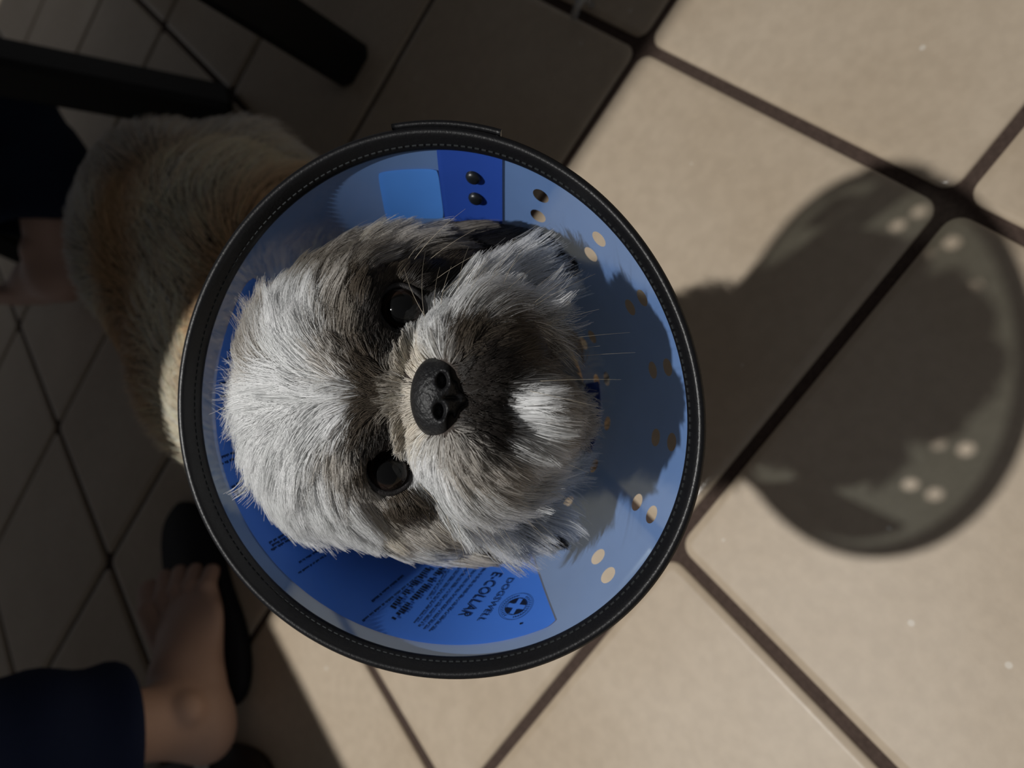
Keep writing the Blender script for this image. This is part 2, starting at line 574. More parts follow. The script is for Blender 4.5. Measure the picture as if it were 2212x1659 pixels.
def print_lines(lines):
    """too small to read in the photo: rows of letter-high dashes. each line: start px, end px, height, weight"""
    V, F = [], []
    for (a, b_, h, fill) in lines:
        ca, cb = px_cone(*a), px_cone(*b_)
        if ca is None or cb is None: continue
        p0, p1 = unroll(*ca), unroll(*cb)
        d = p1 - p0; L = np.linalg.norm(d); d /= L
        u = np.array([-d[1], d[0]]); x = 0
        while x < L:
            for _ in range(random.randint(2, 8)):
                w = h * random.uniform(.28, .5)
                if x + w > L: break
                hh = h * random.choice((.7, .7, 1.0, 1.0))
                s = len(V)
                for dx, dy in ((0, -.5*h), (w, -.5*h), (w, -.5*h + hh), (0, -.5*h + hh)):
                    V.append(cone_pt(*roll(p0 + d * (x + dx) + u * dy), .0010))
                F.append((s, s+1, s+2, s+3))
                x += w + h * .14
            x += h * .55
    return V, F
LN = []
def para(s0, e0, s1, e1, n, h):
    for k in range(n):
        f = k / max(1, n - 1)
        LN.append(((s0[0]+(s1[0]-s0[0])*f, s0[1]+(s1[1]-s0[1])*f), (e0[0]+(e1[0]-e0[0])*f, e0[1]+(e1[1]-e0[1])*f), h, 1))
para((1074, 1196), (926, 1374), (1018, 1196), (893, 1356), 4, .0011)
LN.append(((985, 1206), (922, 1302), .0011, 1))
para((955, 1232), (849, 1348), (925, 1232), (846, 1322), 2, .0030)
para((902, 1250), (780, 1352), (870, 1248), (797, 1311), 2, .0012)
para((660, 1148), (580, 1194), (640, 1142), (576, 1178), 3, .0012)
para((700, 1205), (640, 1245), (690, 1190), (640, 1222), 2, .0010)
para((545, 1050), (502, 1078), (535, 1030), (496, 1056), 3, .0013)
para((515, 985), (474, 1005), (512, 975), (472, 990), 2, .0012)
para((500, 880), (466, 885), (500, 825), (468, 828), 3, .0012)
para((520, 770), (482, 775), (535, 735), (496, 738), 3, .0012)
fp = mesh_obj('fine_print', *print_lines(LN), M_INK, label, smooth=False)
fp['kind'] = 'stuff'

# rim binding: rounded strap folded over the edge
def binding(th0, th1, cu, co, hw, ht, n, closed):
    V, F = [], []
    prof = []
    for k in range(14):
        a = 2 * math.pi * k / 14
        ca, sa = math.cos(a), math.sin(a)
        prof.append((hw * abs(ca) ** .55 * (1 if ca >= 0 else -1), ht * abs(sa) ** .6 * (1 if sa >= 0 else -1)))
    m = len(prof)
    cnt = n if closed else n + 1
    for i in range(cnt):
        th = th0 + (th1 - th0) * i / n
        for pu, po in prof: V.append(cone_pt(th, cu + pu * CNORM, co + po))
    for i in range(n):
        i2 = (i + 1) % cnt
        for k in range(m):
            k2 = (k + 1) % m
            F.append((i*m + k, i*m + k2, i2*m + k2, i2*m + k))
    if not closed:
        F.append(tuple(range(m))); F.append(tuple(n*m + k for k in range(m))[::-1])
    return V, F
rim = mesh_obj('rim_binding', *binding(0, 2*math.pi, .0046, 0, .0052, .0020, 240, True), M_BIND, cone)
rim['label'] = 'black woven fabric binding stitched along the wide rim'
mesh_obj('binding_end', *binding(D(5.2), D(28), .0030, -.0034, .0038, .0013, 24, False), M_BIND, cone)
def stitches():
    V, F = [], []
    n = 230
    for i in range(n):
        a0 = 2 * math.pi * i / n; a1 = a0 + 2 * math.pi / n * .62
        s = len(V)
        for a, u, o in ((a0, .0054, .0020), (a1, .0054, .0020), (a1, .0060, .0020), (a0, .0060, .0020), (a0, .0055, .0024), (a1, .0055, .0024), (a1, .0059, .0024), (a0, .0059, .0024)):
            V.append(cone_pt(a, u, o))
        for f in ((4, 5, 6, 7), (0, 1, 5, 4), (1, 2, 6, 5), (2, 3, 7, 6), (3, 0, 4, 7)): F.append(tuple(s + q for q in f))
    return V, F
stt = mesh_obj('stitching', *stitches(), M_STITCH, rim, smooth=False)
stt['kind'] = 'stuff'

def snap_or_hole(th, u, r=.0036):
    V, F = [], []
    rl = CR - CK * u
    rings = ((1.0, .0008), (1.0, .0018), (.8, .0028), (.45, .0033))
    n = 20
    for s_, o_ in rings:
        for k in range(n):
            a = 2 * math.pi * k / n
            V.append(cone_pt(th + r*s_*math.cos(a) / rl, u + r*s_*math.sin(a) * CNORM, o_))
    for i in range(3):
        for k in range(n): F.append((i*n + k, i*n + (k+1) % n, (i+1)*n + (k+1) % n, (i+1)*n + k))
    F.append(tuple(3*n + k for k in range(n)))
    return V, F
for th, u in ((D(12.0), U_HOLE[0]), (D(12.3), U_HOLE[1]), (D(282.4), U_HOLE[3] + .003), (D(264.4), U_HOLE[3] + .003)):  # first two are snaps, last two black discs standing in for dark holes
    mesh_obj('snap_or_hole', *snap_or_hole(th, u, .0033), M_SNAP_HOLE, cone)
mesh_obj('neck_tab', *cone_patch(D(236), D(300), .0865, .1075, .0007, 40, 8), M_FLAP, cone)

# ------------------------------------------------------------------ dog: field
DEP0 = 0.313                     # camera distance of the head's middle
PPM = 5100.0                     # design units per metre at that distance
def warp_to_world(p):
    """design units (x right, y down, z towards viewer) -> metres"""
    p = np.asarray(p, float)
    dep = DEP0 - p[:, 2] / PPM
    d = np.c_[(p[:, 0] - 1106) / FPX, (p[:, 1] - 829.5) / FPX, np.ones(len(p))] * dep[:, None]
    return CAM + d @ RM

def world_to_warp(X):
    x, y, z = X[0] - CAM[0], X[1] - CAM[1], X[2] - CAM[2]
    cx = RM[0][0]*x + RM[0][1]*y + RM[0][2]*z
    cy = RM[1][0]*x + RM[1][1]*y + RM[1][2]*z
    cz = np.maximum(RM[2][0]*x + RM[2][1]*y + RM[2][2]*z, .05)
    return cx / cz * FPX + 1106, cy / cz * FPX + 829.5, (DEP0 - cz) * PPM

EYES = ((868, 668, 94), (838, 1014, 94))
def head_field(X):
    f = ell(X, (770, 850, -25), (245, 295, 215))
    for c, r in (((905, 640, -45), (150, 125, 125)), ((895, 1070, -45), (150, 125, 125)),
                 ((1075, 880, -80), (150, 165, 150)), ((985, 868, -230), (215, 220, 200)), ((1015, 868, -360), (200, 205, 160))):
        f = smin(f, ell(X, c, r), 45)
    for c, r in (((1030, 785, 150), (132, 115, 122)), ((1022, 950, 150), (132, 115, 122)), ((965, 862, 168), (82, 98, 72)),
                 ((1132, 893, 128), (92, 112, 96))):
        f = smin(f, ell(X, c, r), 22)
    for c, r in (((790, 660, 85), (62, 85, 72)), ((765, 1010, 85), (62, 85, 72)), ((890, 610, 60), (60, 40, 60)), ((868, 1080, 60), (60, 40, 60))):
        f = smin(f, ell(X, c, r), 22)
    f = smin(f, ell(X, (858, 852, 108), (72, 78, 66)), 30)
    # ears hang behind the cheeks
    f = smin(f, ell(X, (1010, 560, -105), (170, 70, 70)), 25)
    f = smin(f, ell(X, (1000, 1145, -115), (165, 62, 70)), 25)
    for c in EYES:
        s = ell(X, (c[0], c[1], c[2] + 40), (56, 56, 58))
        f = -smin(-f, s, 18)
    return f

# body: points along the back, metres
BODY = [((.060, .262, .215), (.062, .062, .062)), ((.150, .320, .195), (.080, .076, .082)), ((.235, .358, .175), (.095, .108, .098)),
        ((.330, .368, .165), (.105, .135, .103)), ((.430, .372, .170), (.105, .110, .100)), ((.520, .392, .165), (.098, .108, .100)), ((.560, .362, .205), (.060, .050, .042))]
LEGS = [((.175, .268, .17), (.150, .262, .022), .034, .026), ((.190, .395, .17), (.165, .405, .022), .036, .026),
        ((.520, .310, .14), (.540, .300, .022), .055, .026), ((.490, .470, .14), (.505, .480, .022), .055, .026)]
TAIL = [((.590, .420, .185), (.650, .450, .175), .028, .022), ((.650, .450, .175), (.700, .500, .120), .022, .012)]
def body_field(X):
    f = None
    for c, r in BODY:
        e = ell(X, c, r); f = e if f is None else smin(f, e, .03)
    for a, b, ra, rb in LEGS:
        f = smin(f, capsule(X, a, b, ra, rb), .02)
        pw = np.array(b) + np.array((-.012, -.004, 0))
        f = smin(f, ell(X, pw, (.034, .027, .022)), .012)
    for a, b, ra, rb in TAIL:
        f = smin(f, capsule(X, a, b, ra, rb), .012)
    return f

H = 0.0027
LO, HI = (-.13, .10, -.004), (.74, .62, .43)
axs, G = grid_axes(LO, HI, H)
field = body_field(G).astype(np.float32)
hs = [slice(0, int((.19 - LO[0]) / H)), slice(0, int((.40 - LO[1]) / H)), slice(int((.17 - LO[2]) / H), None)]
sub = [axs[0][hs[0]][:, None, None], axs[1][hs[1]][None, :, None], axs[2][hs[2]][None, None, :]]
hf = head_field(world_to_warp(sub)) / PPM
field[hs[0], hs[1], hs[2]] = smin(field[hs[0], hs[1], hs[2]], hf.astype(np.float32), .008)
bv, bq = polygonise(field, LO, H)

M_SKIN = simple('dog_skin_under_fur', (.05, .04, .034), .8, .2)
dog = empty('dog', (.33, .35, 0))
tag(dog, 'small long-haired dog with white blaze and grey muzzle looking up out of a blue cone', 'dog')
mesh_obj('body', bv, bq, M_SKIN, dog)

# fur material reads its colour from the strand
def fur_material(name, rough, transl):
    m = bpy.data.materials.new(name); m.use_nodes = True
    nt = m.node_tree; nt.nodes.clear()
    out = nt.nodes.new('ShaderNodeOutputMaterial')
    at = nt.nodes.new('ShaderNodeAttribute'); at.attribute_name = 'hair_color'
    b = nt.nodes.new('ShaderNodeBsdfPrincipled')
    nt.links.new(at.outputs['Color'], b.inputs['Base Color'])
    b.inputs['Roughness'].default_value = rough
    b.inputs['Specular IOR Level'].default_value = .35
    tr = nt.nodes.new('ShaderNodeBsdfTranslucent'); nt.links.new(at.outputs['Color'], tr.inputs[0])
    mx = nt.nodes.new('ShaderNodeMixShader'); mx.inputs[0].default_value = transl
    nt.links.new(b.outputs[0], mx.inputs[1]); nt.links.new(tr.outputs[0], mx.inputs[2])
    nt.links.new(mx.outputs[0], out.inputs[0])
    return m
M_FUR = fur_material('dog_fur', .36, .30)

def fur_object(name, P, radius, color, mat, parent):
    """P (n,k,3) world points, radius (n,k), color (n,3)"""
    n, k, _ = P.shape
    hc = bpy.data.hair_curves.new(name)
    hc.add_curves([k] * n)
    off = np.array(parent.location[:])
    hc.attributes['position'].data.foreach_set('vector', (P - off).astype(np.float32).ravel())
    ra = hc.attributes.get('radius') or hc.attributes.new('radius', 'FLOAT', 'POINT')
    ra.data.foreach_set('value', radius.astype(np.float32).ravel())
    ca = hc.attributes.new('hair_color', 'FLOAT_COLOR', 'CURVE')
    ca.data.foreach_set('color', np.c_[color, np.ones(n)].astype(np.float32).ravel())
    hc.materials.append(mat)
    o = bpy.data.objects.new(name, hc)
    link(o, parent)
    o['kind'] = 'stuff'
    return o

# ---- head fur
WH, CR_, MD, GR, BR, DK, BK = (.94, .945, .94), (.75, .70, .62), (.60, .565, .52), (.36, .325, .28), (.13, .105, .08), (.040, .034, .030), (.014, .014, .016)
CTRL = [  # x, y, flow x, flow y, length, lift, colour; brow, stop and mouth darks carry some shade
 (832,848,-1,0,40,.2,BR),(800,825,-.9,-.4,45,.2,BR),(800,875,-.9,.4,45,.2,BR),(755,845,-1,0,90,.25,WH),(700,845,-1,0,140,.28,WH),(620,850,-1,.05,140,.28,WH),(540,865,-1,.1,110,.22,WH),
 (780,780,-.7,-.7,55,.25,BR),(780,920,-.7,.7,55,.25,BR),(745,800,-.8,-.6,90,.25,MD),(745,895,-.8,.6,90,.25,WH),
 (700,790,-.7,-.7,150,.28,WH),(640,770,-.5,-.85,170,.32,WH),(560,790,-.85,-.5,150,.25,MD),(540,720,-.5,-.85,120,.2,GR),(510,800,-.9,-.4,120,.2,MD),
 (585,725,-.1,-1,125,.28,WH),(650,740,-.1,-1,130,.3,WH),(560,650,.1,-1,120,.2,GR),(640,655,.15,-1,140,.22,GR),(700,635,.3,-.95,130,.2,GR),(700,690,.1,-1,130,.26,MD),(740,730,-.1,-1,90,.25,GR),(785,700,.1,-1,55,.2,DK),(760,660,.2,-1,80,.2,BR),
 (640,560,.4,-.9,140,.18,GR),(590,600,.2,-1,130,.18,GR),(700,525,.45,-.9,150,.2,GR),(610,620,.3,-.95,150,.18,GR),(720,590,.45,-.9,150,.2,GR),(680,540,.45,-.9,150,.2,GR),(690,560,.35,-.9,140,.5,MD),(735,545,.4,-.9,150,.55,CR_),(780,540,.5,-.85,120,.4,MD),(800,570,.55,-.85,110,.2,MD),(850,530,.85,-.5,110,.18,MD),(950,525,.95,-.3,100,.15,GR),
 (700,900,-.7,.7,150,.28,WH),(640,930,-.45,.9,170,.32,WH),(540,925,-.8,.6,150,.25,WH),(580,1010,-.1,1,170,.28,WH),(680,1010,.05,1,150,.28,WH),
 (740,960,-.2,1,90,.22,MD),(785,1000,.0,1,50,.2,BR),(640,1090,.3,.95,140,.18,WH),(740,1080,.4,.9,150,.22,WH),(790,1110,.45,.9,110,.18,CR_),(760,1170,.7,.7,110,.15,WH),(860,1180,.85,.5,100,.15,WH),(940,1190,.95,.3,90,.15,CR_),
 (800,640,.1,-1,45,.1,DK),(825,600,.3,-.95,60,.12,BR),(880,590,.5,-.85,65,.1,DK),(935,600,.7,-.7,75,.08,DK),(815,735,-.3,-.9,38,.15,DK),(850,765,-.2,-1,28,.12,DK),(910,640,.5,-.85,40,.06,DK),
 (790,955,-.2,1,36,.16,DK),(785,1050,.2,1,50,.12,MD),(840,1085,.4,.9,55,.1,BR),(890,1075,.5,.85,60,.1,BR),(905,1120,.6,.8,80,.12,MD),(830,930,-.2,1,28,.12,DK),(850,1150,.7,.7,80,.12,MD),
 (970,570,.6,-.8,80,.1,BR),(940,1140,.7,.7,90,.14,CR_),
 (868,850,-1,0,46,.35,CR_),(885,790,-.8,-.6,52,.38,CR_),(885,925,-.8,.6,52,.38,CR_),
 (925,728,-.2,-1,85,.42,WH),(915,985,-.2,1,75,.35,WH),(985,675,.3,-.95,160,.45,WH),(945,1040,.3,.95,165,.42,WH),
 (1070,655,.5,-.85,195,.46,WH),(1020,1075,.6,.8,180,.4,WH),(1140,675,.9,-.4,170,.4,CR_),(1100,1070,.8,.6,165,.36,WH),
 (1000,740,.3,-.95,55,.25,BR),(1080,735,.8,-.55,90,.22,BR),(1130,760,.9,-.3,80,.2,BR),(1160,735,.95,-.2,100,.25,GR),(1000,968,.4,.9,80,.28,MD),(1060,1000,.75,.65,100,.28,MD),
 (1020,810,.8,-.3,28,.15,DK),(1020,905,.9,.25,28,.15,DK),(1055,775,.8,-.45,40,.15,DK),(1060,940,.8,.45,40,.15,DK),(1085,825,.9,-.2,30,.12,DK),(1085,910,.9,.2,30,.12,DK),(1075,865,1,0,24,.12,DK),(1000,860,.9,0,16,.1,DK),
 (1105,850,1,0,115,.36,WH),(1105,900,1,.05,115,.36,WH),(1110,950,.85,.45,125,.35,WH),(1180,880,1,0,110,.26,MD),(1190,960,.95,.3,105,.26,MD),(1180,810,1,-.1,90,.26,GR),
 (1080,555,.9,-.3,95,.12,BK),(1150,590,1,.1,90,.12,BK),(1150,1140,.9,.2,85,.2,BK),(1060,1180,.9,.3,70,.12,DK),(900,485,.9,-.2,90,.1,DK),(1000,520,.9,-.2,90,.1,BK),(820,1215,.8,.4,55,.08,DK),
]
CX = np.array([[c[0], c[1]] for c in CTRL], float)
CF = np.array([[c[2], c[3], c[4], c[5], *c[6]] for c in CTRL], float)
def ctrl(p, power=3.2):
    d2 = ((p[:, None, :2] - CX[None]) ** 2).sum(2) + 120.0
    w = d2 ** -power
    w /= w.sum(1, keepdims=True)
    return w @ CF

HW_LO = np.array([430., 400., -560.]); HW_H = 7.0
haxs, HG = grid_axes(HW_LO, (1340, 1320, 360), HW_H)
HFLD = head_field(HG).astype(np.float32)
HGRAD = np.stack(np.gradient(HFLD, HW_H), -1).astype(np.float32)
def samp(arr, p):
    q = (p - HW_LO) / HW_H
    q = np.clip(q, 0, np.array(arr.shape[:3]) - 1.001)
    i = q.astype(int); f = q - i
    out = 0
    for a in (0, 1):
        for b in (0, 1):
            for c in (0, 1):
                w = (f[:, 0] if a else 1 - f[:, 0]) * (f[:, 1] if b else 1 - f[:, 1]) * (f[:, 2] if c else 1 - f[:, 2])
                v = arr[i[:, 0] + a, i[:, 1] + b, i[:, 2] + c]
                out = out + (w[:, None] * v if v.ndim == 2 else w * v)
    return out
def nrm(v):
    return v / (np.linalg.norm(v, axis=1, keepdims=True) + 1e-9)

def surface_points(n):
    v, q = polygonise(HFLD, HW_LO, HW_H)
    A, B, C_, D_ = (v[q[:, k]] for k in range(4))
    area = np.linalg.norm(np.cross(C_ - A, D_ - B), axis=1)
    cz = (A + C_)[:, 2] / 2
    w = area * np.where(cz > -130, 1.0, .25) * (cz > -330)
    fi = rng.choice(len(q), n, p=w / w.sum())
    s, t = rng.random((n, 1)), rng.random((n, 1))
    return (1-s)*(1-t)*A[fi] + s*(1-t)*B[fi] + s*t*C_[fi] + (1-s)*t*D_[fi]

GRAV = np.array([.95, .27, -.15])
def grow(p0, K, jitter):
    n = len(p0)
    c = ctrl(p0)
    nn = nrm(samp(HGRAD, p0))
    L = c[:, 2:3] * rng.uniform(.65, 1.15, (n, 1))
    # towards the back of the head the coat is longer
    L = L * (1 + .3 * np.clip(-p0[:, 2:3] / 200, 0, 1))
    F3 = np.c_[c[:, :2], -.30 * np.ones(n)]
    F3 = F3 + rng.normal(0, jitter, F3.shape)
    t = nrm(F3 - (F3 * nn).sum(1, keepdims=True) * nn)
    lift = c[:, 3:4] * rng.uniform(.6, 1.5, (n, 1))
    d = nrm(t + lift * nn)
    P = np.zeros((n, K, 3)); P[:, 0] = p0 - nn * 2
    p = P[:, 0].copy()
    for k in range(1, K):
        p = p + d * L / (K - 1)
        P[:, k] = p
        nn2 = nrm(samp(HGRAD, p)); fv = samp(HFLD, p)
        F3b = np.c_[ctrl(p)[:, :2], -.30 * np.ones(n)] if k % 2 == 0 else F3
        tt = nrm(F3b - (F3b * nn2).sum(1, keepdims=True) * nn2)
        bend = .35
        d = nrm(d * (1 - bend) + bend * tt + (.35 * lift * (1 - k / K)) * nn2 + .07 * GRAV)
        # keep outside
        pen = fv < 3
        p = np.where(pen[:, None], p + nn2 * (3 - fv)[:, None] * .8, p)
    return P, c, L

NG, NH, K = 4600, 165000, 7
EC = np.array(EYES, float)
def not_eye(p):
    d = np.sqrt(((p[:, None, :2] - EC[None, :, :2]) ** 2).sum(2)).min(1)
    nose = ((p[:, 0] - 945) / 46) ** 2 + ((p[:, 1] - 858) / 78) ** 2 < 1
    return (d > 41) & ~(nose & (p[:, 2] > 100))
g0 = surface_points(NG); g0 = g0[not_eye(g0)]
gP, gc, gL = grow(g0, K, .17)
h0 = surface_points(NH); h0 = h0[not_eye(h0)]
hP, hcn, hL = grow(h0, K, .08)
# clump strands towards their nearest guide
near = np.empty(len(h0), int)
g32 = g0.astype(np.float32); gs = (g32 ** 2).sum(1)
for s in range(0, len(h0), 8000):
    a = h0[s:s+8000].astype(np.float32)
    near[s:s+8000] = np.argmin(gs[None] - 2 * a @ g32.T, 1)
tk = np.linspace(0, 1, K)[None, :, None]
cl = rng.beta(2.6, 1.4, (len(h0), 1, 1)) * .92
ratio = np.clip(hL / gL[near], .6, 1.2)[:, :, None]
target = gP[near] + (h0 - g0[near])[:, None, :] * (1 - .75 * tk)
hP = hP + (target - hP) * cl * tk ** 1.3
# fine waviness
ph = rng.uniform(0, 6.28, (len(h0), 1)); wv = rng.normal(0, 1, (len(h0), 3))
hP += (np.sin(ph + 5 * tk[:, :, 0])[:, :, None] * wv[:, None, :]) * (.7 * tk)
# colour: coat patches and painted-in shade, with strand-to-strand variation, clumps share a tone
base_c = ctrl(h0 + rng.normal(0, 7, h0.shape), 3.8)[:, 4:7]
tone = np.exp(rng.normal(0, .12, (len(g0), 1)))[near] * np.exp(rng.normal(0, .13, (len(h0), 1)))
back = np.clip((-h0[:, 2:3] - 130) / 120, 0, 1)
base_c = base_c * (1 - back) + np.array([.42, .30, .18]) * back
h_col = np.clip(base_c * tone, 0, .96)
rad_h = .000125 * (1 - .72 * tk[:, :, 0] ** 1.5) * rng.uniform(.7, 1.25, (len(h0), 1))
Wp = warp_to_world(hP.reshape(-1, 3)).reshape(hP.shape)
# strands that would leave through the cone wall are bent back inside
def keep_inside(Wp, margin=.0025):
    q = Wp.reshape(-1, 3) - CP
    s = q @ CA
    radial = q - s[:, None] * CA
    r = np.linalg.norm(radial, axis=1)
    lim = CR + CK * s - margin
    over = (r > lim) & (s < .005) & (s > -U_NECK)
    q = np.where(over[:, None], s[:, None] * CA + radial * (np.maximum(lim, .02) / r)[:, None], q)
    return (q + CP).reshape(Wp.shape)
Wp = keep_inside(Wp)
fur_object('head_fur', Wp, rad_h, h_col, M_FUR, dog)

# long stray whisker hairs on the muzzle and brow
wk0 = np.array([(940,700,150),(985,660,130),(1010,640,120),(1060,640,120),(1100,690,150),(1130,760,150),(990,1040,130),(1030,1060,120),(1080,1050,120),(930,1030,110),(880,600,60),(1090,960,160),(1120,830,170)], float)
wk0 = np.repeat(wk0, 4, 0) + rng.normal(0, 18, (52, 3))
fv = samp(HFLD, wk0); wk0 = wk0 - nrm(samp(HGRAD, wk0)) * fv[:, None]
cc = ctrl(wk0); nn = nrm(samp(HGRAD, wk0))
dirs = nrm(np.c_[cc[:, :2] + rng.normal(0, .25, (52, 2)), np.full(52, .1)] + .5 * nn)
Lw = rng.uniform(90, 190, (52, 1))
kk = np.linspace(0, 1, 8)
wP = wk0[:, None] + dirs[:, None] * (Lw[:, None] * kk[None, :, None]) + GRAV[None, None] * (Lw[:, None] * .22 * kk[None, :, None] ** 2)
fur_object('whisker', keep_inside(warp_to_world(wP.reshape(-1, 3)).reshape(wP.shape)), .00010 * (1 - .8 * kk)[None] * np.ones((52, 1)), np.tile((.6, .52, .4), (52, 1)) * rng.uniform(.6, 1.2, (52, 1)), M_FUR, dog)

# ---- eyes
def eye_material():
    m, nt, b = new_mat('dog_eye')
    tc = nt.nodes.new('ShaderNodeTexCoord')
    sp = nt.nodes.new('ShaderNodeSeparateXYZ'); nt.links.new(tc.outputs['Object'], sp.inputs[0])
    dv = nt.nodes.new('ShaderNodeMath'); dv.operation = 'DIVIDE'; dv.inputs[1].default_value = .0094
    nt.links.new(sp.outputs[2], dv.inputs[0])
    rp = nt.nodes.new('ShaderNodeValToRGB'); e = rp.color_ramp.elements
    e[0].position = .0; e[0].color = (.30, .27, .26, 1)
    e[1].position = 1.0; e[1].color = (.003, .003, .003, 1)
    for p, c in ((.42, (.26, .24, .24)), (.50, (.012, .010, .010)), (.80, (.018, .011, .008)), (.86, (.004, .004, .004))):
        x = e.new(p); x.color = (*c, 1)
    nt.links.new(dv.outputs[0], rp.inputs[0]); nt.links.new(rp.outputs[0], b.inputs['Base Color'])
    b.inputs['Roughness'].default_value = .08
    b.inputs['Specular IOR Level'].default_value = .3
    return m
M_EYE = eye_material()
M_LID = simple('eyelid_skin', (.016, .014, .014), .55, .4, .4, 900, .3)

def frame_to(pos, gaze):
    z = gaze / np.linalg.norm(gaze)
    x = np.cross(np.array([.1, .9, .3]), z); x /= np.linalg.norm(x)
    y = np.cross(z, x)
    return np.array([x, y, z]).T

def eye(c, gaze_off):
    pos = warp_to_world([c])[0]
    M = frame_to(pos, CAM + np.array(gaze_off) - pos)
    R = .0094
    V, F = [], []
    nu, nv = 32, 20
    for i in range(nv + 1):
        th = math.pi * i / nv
        bulge = 1 + .07 * max(0, math.cos(th) - .55) / .45
        for k in range(nu):
            a = 2 * math.pi * k / nu
            V.append((R * math.sin(th) * math.cos(a), R * math.sin(th) * math.sin(a), R * math.cos(th) * bulge))
    for i in range(nv):
        for k in range(nu):
            F.append((i*nu + k, (i+1)*nu + k, (i+1)*nu + (k+1) % nu, i*nu + (k+1) % nu))
    me = bpy.data.meshes.new('eye'); me.from_pydata(V, [], F); me.update()
    me.polygons.foreach_set('use_smooth', [True] * len(F)); me.materials.append(M_EYE)
    o = link(bpy.data.objects.new('eye', me), dog)
    mw = Matrix([[*M[0], pos[0]], [*M[1], pos[1]], [*M[2], pos[2]], [0, 0, 0, 1]])
    o.matrix_local = Matrix.Translation(-Vector(dog.location)) @ mw
    # eyelid ring, almond shaped, hugging the ball
    V, F = [], []
    n, m = 40, 10
    for i in range(n):
        a = 2 * math.pi * i / n
        tilt = math.radians(62 + 5 * math.cos(2 * a))
        rad = R * 1.04
        ctr = np.array([rad * math.sin(tilt) * math.cos(a), rad * math.sin(tilt) * math.sin(a), rad * math.cos(tilt)])
        outw = np.array([math.cos(a), math.sin(a), 0]); zz = np.array([0, 0, 1.])
        for k in range(m):
            b = 2 * math.pi * k / m
            V.append(ctr + outw * .0012 * math.cos(b) + zz * .0011 * math.sin(b))
    for i in range(n):
        for k in range(m):
            F.append((i*m + k, ((i+1) % n)*m + k, ((i+1) % n)*m + (k+1) % m, i*m + (k+1) % m))
    me = bpy.data.meshes.new('eyelid'); me.from_pydata([tuple(v) for v in V], [], F); me.update()
    me.polygons.foreach_set('use_smooth', [True] * len(F)); me.materials.append(M_LID)
    link(bpy.data.objects.new('eyelid', me), o)
eye(EYES[0], (0, 0, 0)); eye(EYES[1], (0, 0, 0))

# ---- nose
NZ = 222.
def nose_field(X):
    f = ell(X, (942, 858, NZ), (56, 88, 55))
    f = smin(f, ell(X, (960, 822, NZ + 8), (32, 44, 48)), 14)
    f = smin(f, ell(X, (956, 896, NZ + 8), (32, 44, 48)), 14)
    f = smin(f, ell(X, (992, 862, NZ - 8), (24, 22, 45)), 14)
    for s in (((956, 821, NZ + 62), (15, 20, 30)), ((950, 888, NZ + 62), (15, 20, 30)),
              ((982, 802, NZ + 50), (9, 24, 30)), ((974, 912, NZ + 50), (9, 24, 30)),
              ((985, 859, NZ + 52), (26, 4, 20))):
        f = -smin(-f, ell(X, *s), 7)
    return f
na, NGd = grid_axes((870, 750, NZ - 80), (1030, 970, NZ + 80), 2.5)
nv, nq = polygonise(nose_field(NGd), (870, 750, NZ - 80), 2.5)
M_NOSE = simple('wet_black_nose', (.010, .010, .011), .45, .4, .7, 700, .4)
mesh_obj('nose', warp_to_world(nv), nq[:, ::-1] if False else nq, M_NOSE, dog)
# mouth line between the lips
mw = warp_to_world(np.array([(1000, 864, 240), (1030, 872, 238), (1055, 882, 220), (1075, 890, 200)], float))
mesh_obj('mouth_line', *tube(mw, [.0012, .0016, .0018, .0012], 8), M_NOSE, dog)

# ---- body fur
tri_a = bv[bq[:, 0]]; tri_c = bv[bq[:, 2]]; tri_b = bv[bq[:, 1]]; tri_d = bv[bq[:, 3]]
nrmf = np.cross(tri_c - tri_a, tri_d - tri_b); ar = np.linalg.norm(nrmf, axis=1); nrmf /= ar[:, None] + 1e-12
# outward orientation
gx = np.gradient(field, H)
ci = np.clip(((tri_a + tri_c) / 2 - np.array(LO)) / H, 0, np.array(field.shape) - 1).astype(int)
gn = np.stack([g[ci[:, 0], ci[:, 1], ci[:, 2]] for g in gx], 1)
nrmf *= np.sign((nrmf * gn).sum(1, keepdims=True) + 1e-9)
cen = (tri_a + tri_c) / 2
su = -((cen - CP) @ CA)
wsel = ar * (su > U_NECK - .012) * (cen[:, 2] > .012)
NB = 60000
fi = rng.choice(len(bq), NB, p=wsel / wsel.sum())
s, t = rng.random((NB, 1)), rng.random((NB, 1))
b0 = (1-s)*(1-t)*tri_a[fi] + s*(1-t)*tri_b[fi] + s*t*tri_c[fi] + (1-s)*t*tri_d[fi]
bn = nrmf[fi]
flow = np.tile(np.array([.85, .12, -.45]), (NB, 1)) + np.c_[np.zeros(NB), (b0[:, 1] - .36) * 4.0, -.4 * np.ones(NB)]
def wav(p, k):
    return np.stack([np.sin(p[:, 0]*k + 3*np.sin(p[:, 1]*k*.7)), np.sin(p[:, 1]*k*1.1 + 2*np.sin(p[:, 2]*k*.8) + 1), np.sin(p[:, 2]*k*.9 + 2*np.sin(p[:, 0]*k*.6) + 2)], 1)
flow += .55 * wav(b0, 34) + rng.normal(0, .12, (NB, 3))
ft = nrm(flow - (flow * bn).sum(1, keepdims=True) * bn)
bd = nrm(ft + .42 * bn)
bl = rng.uniform(.018, .036, (NB, 1)) * np.where(b0[:, 2:3] < .06, .35, 1)
kb = 5
bP = np.zeros((NB, kb, 3)); bP[:, 0] = b0 - bn * .001
pp = b0.copy()
for k in range(1, kb):
    pp = pp + bd * bl / (kb - 1)
    pp[:, 2] = np.maximum(pp[:, 2], .002)
    bP[:, k] = pp
    bd = nrm(bd + .22 * ft - np.array([0, 0, .16]))
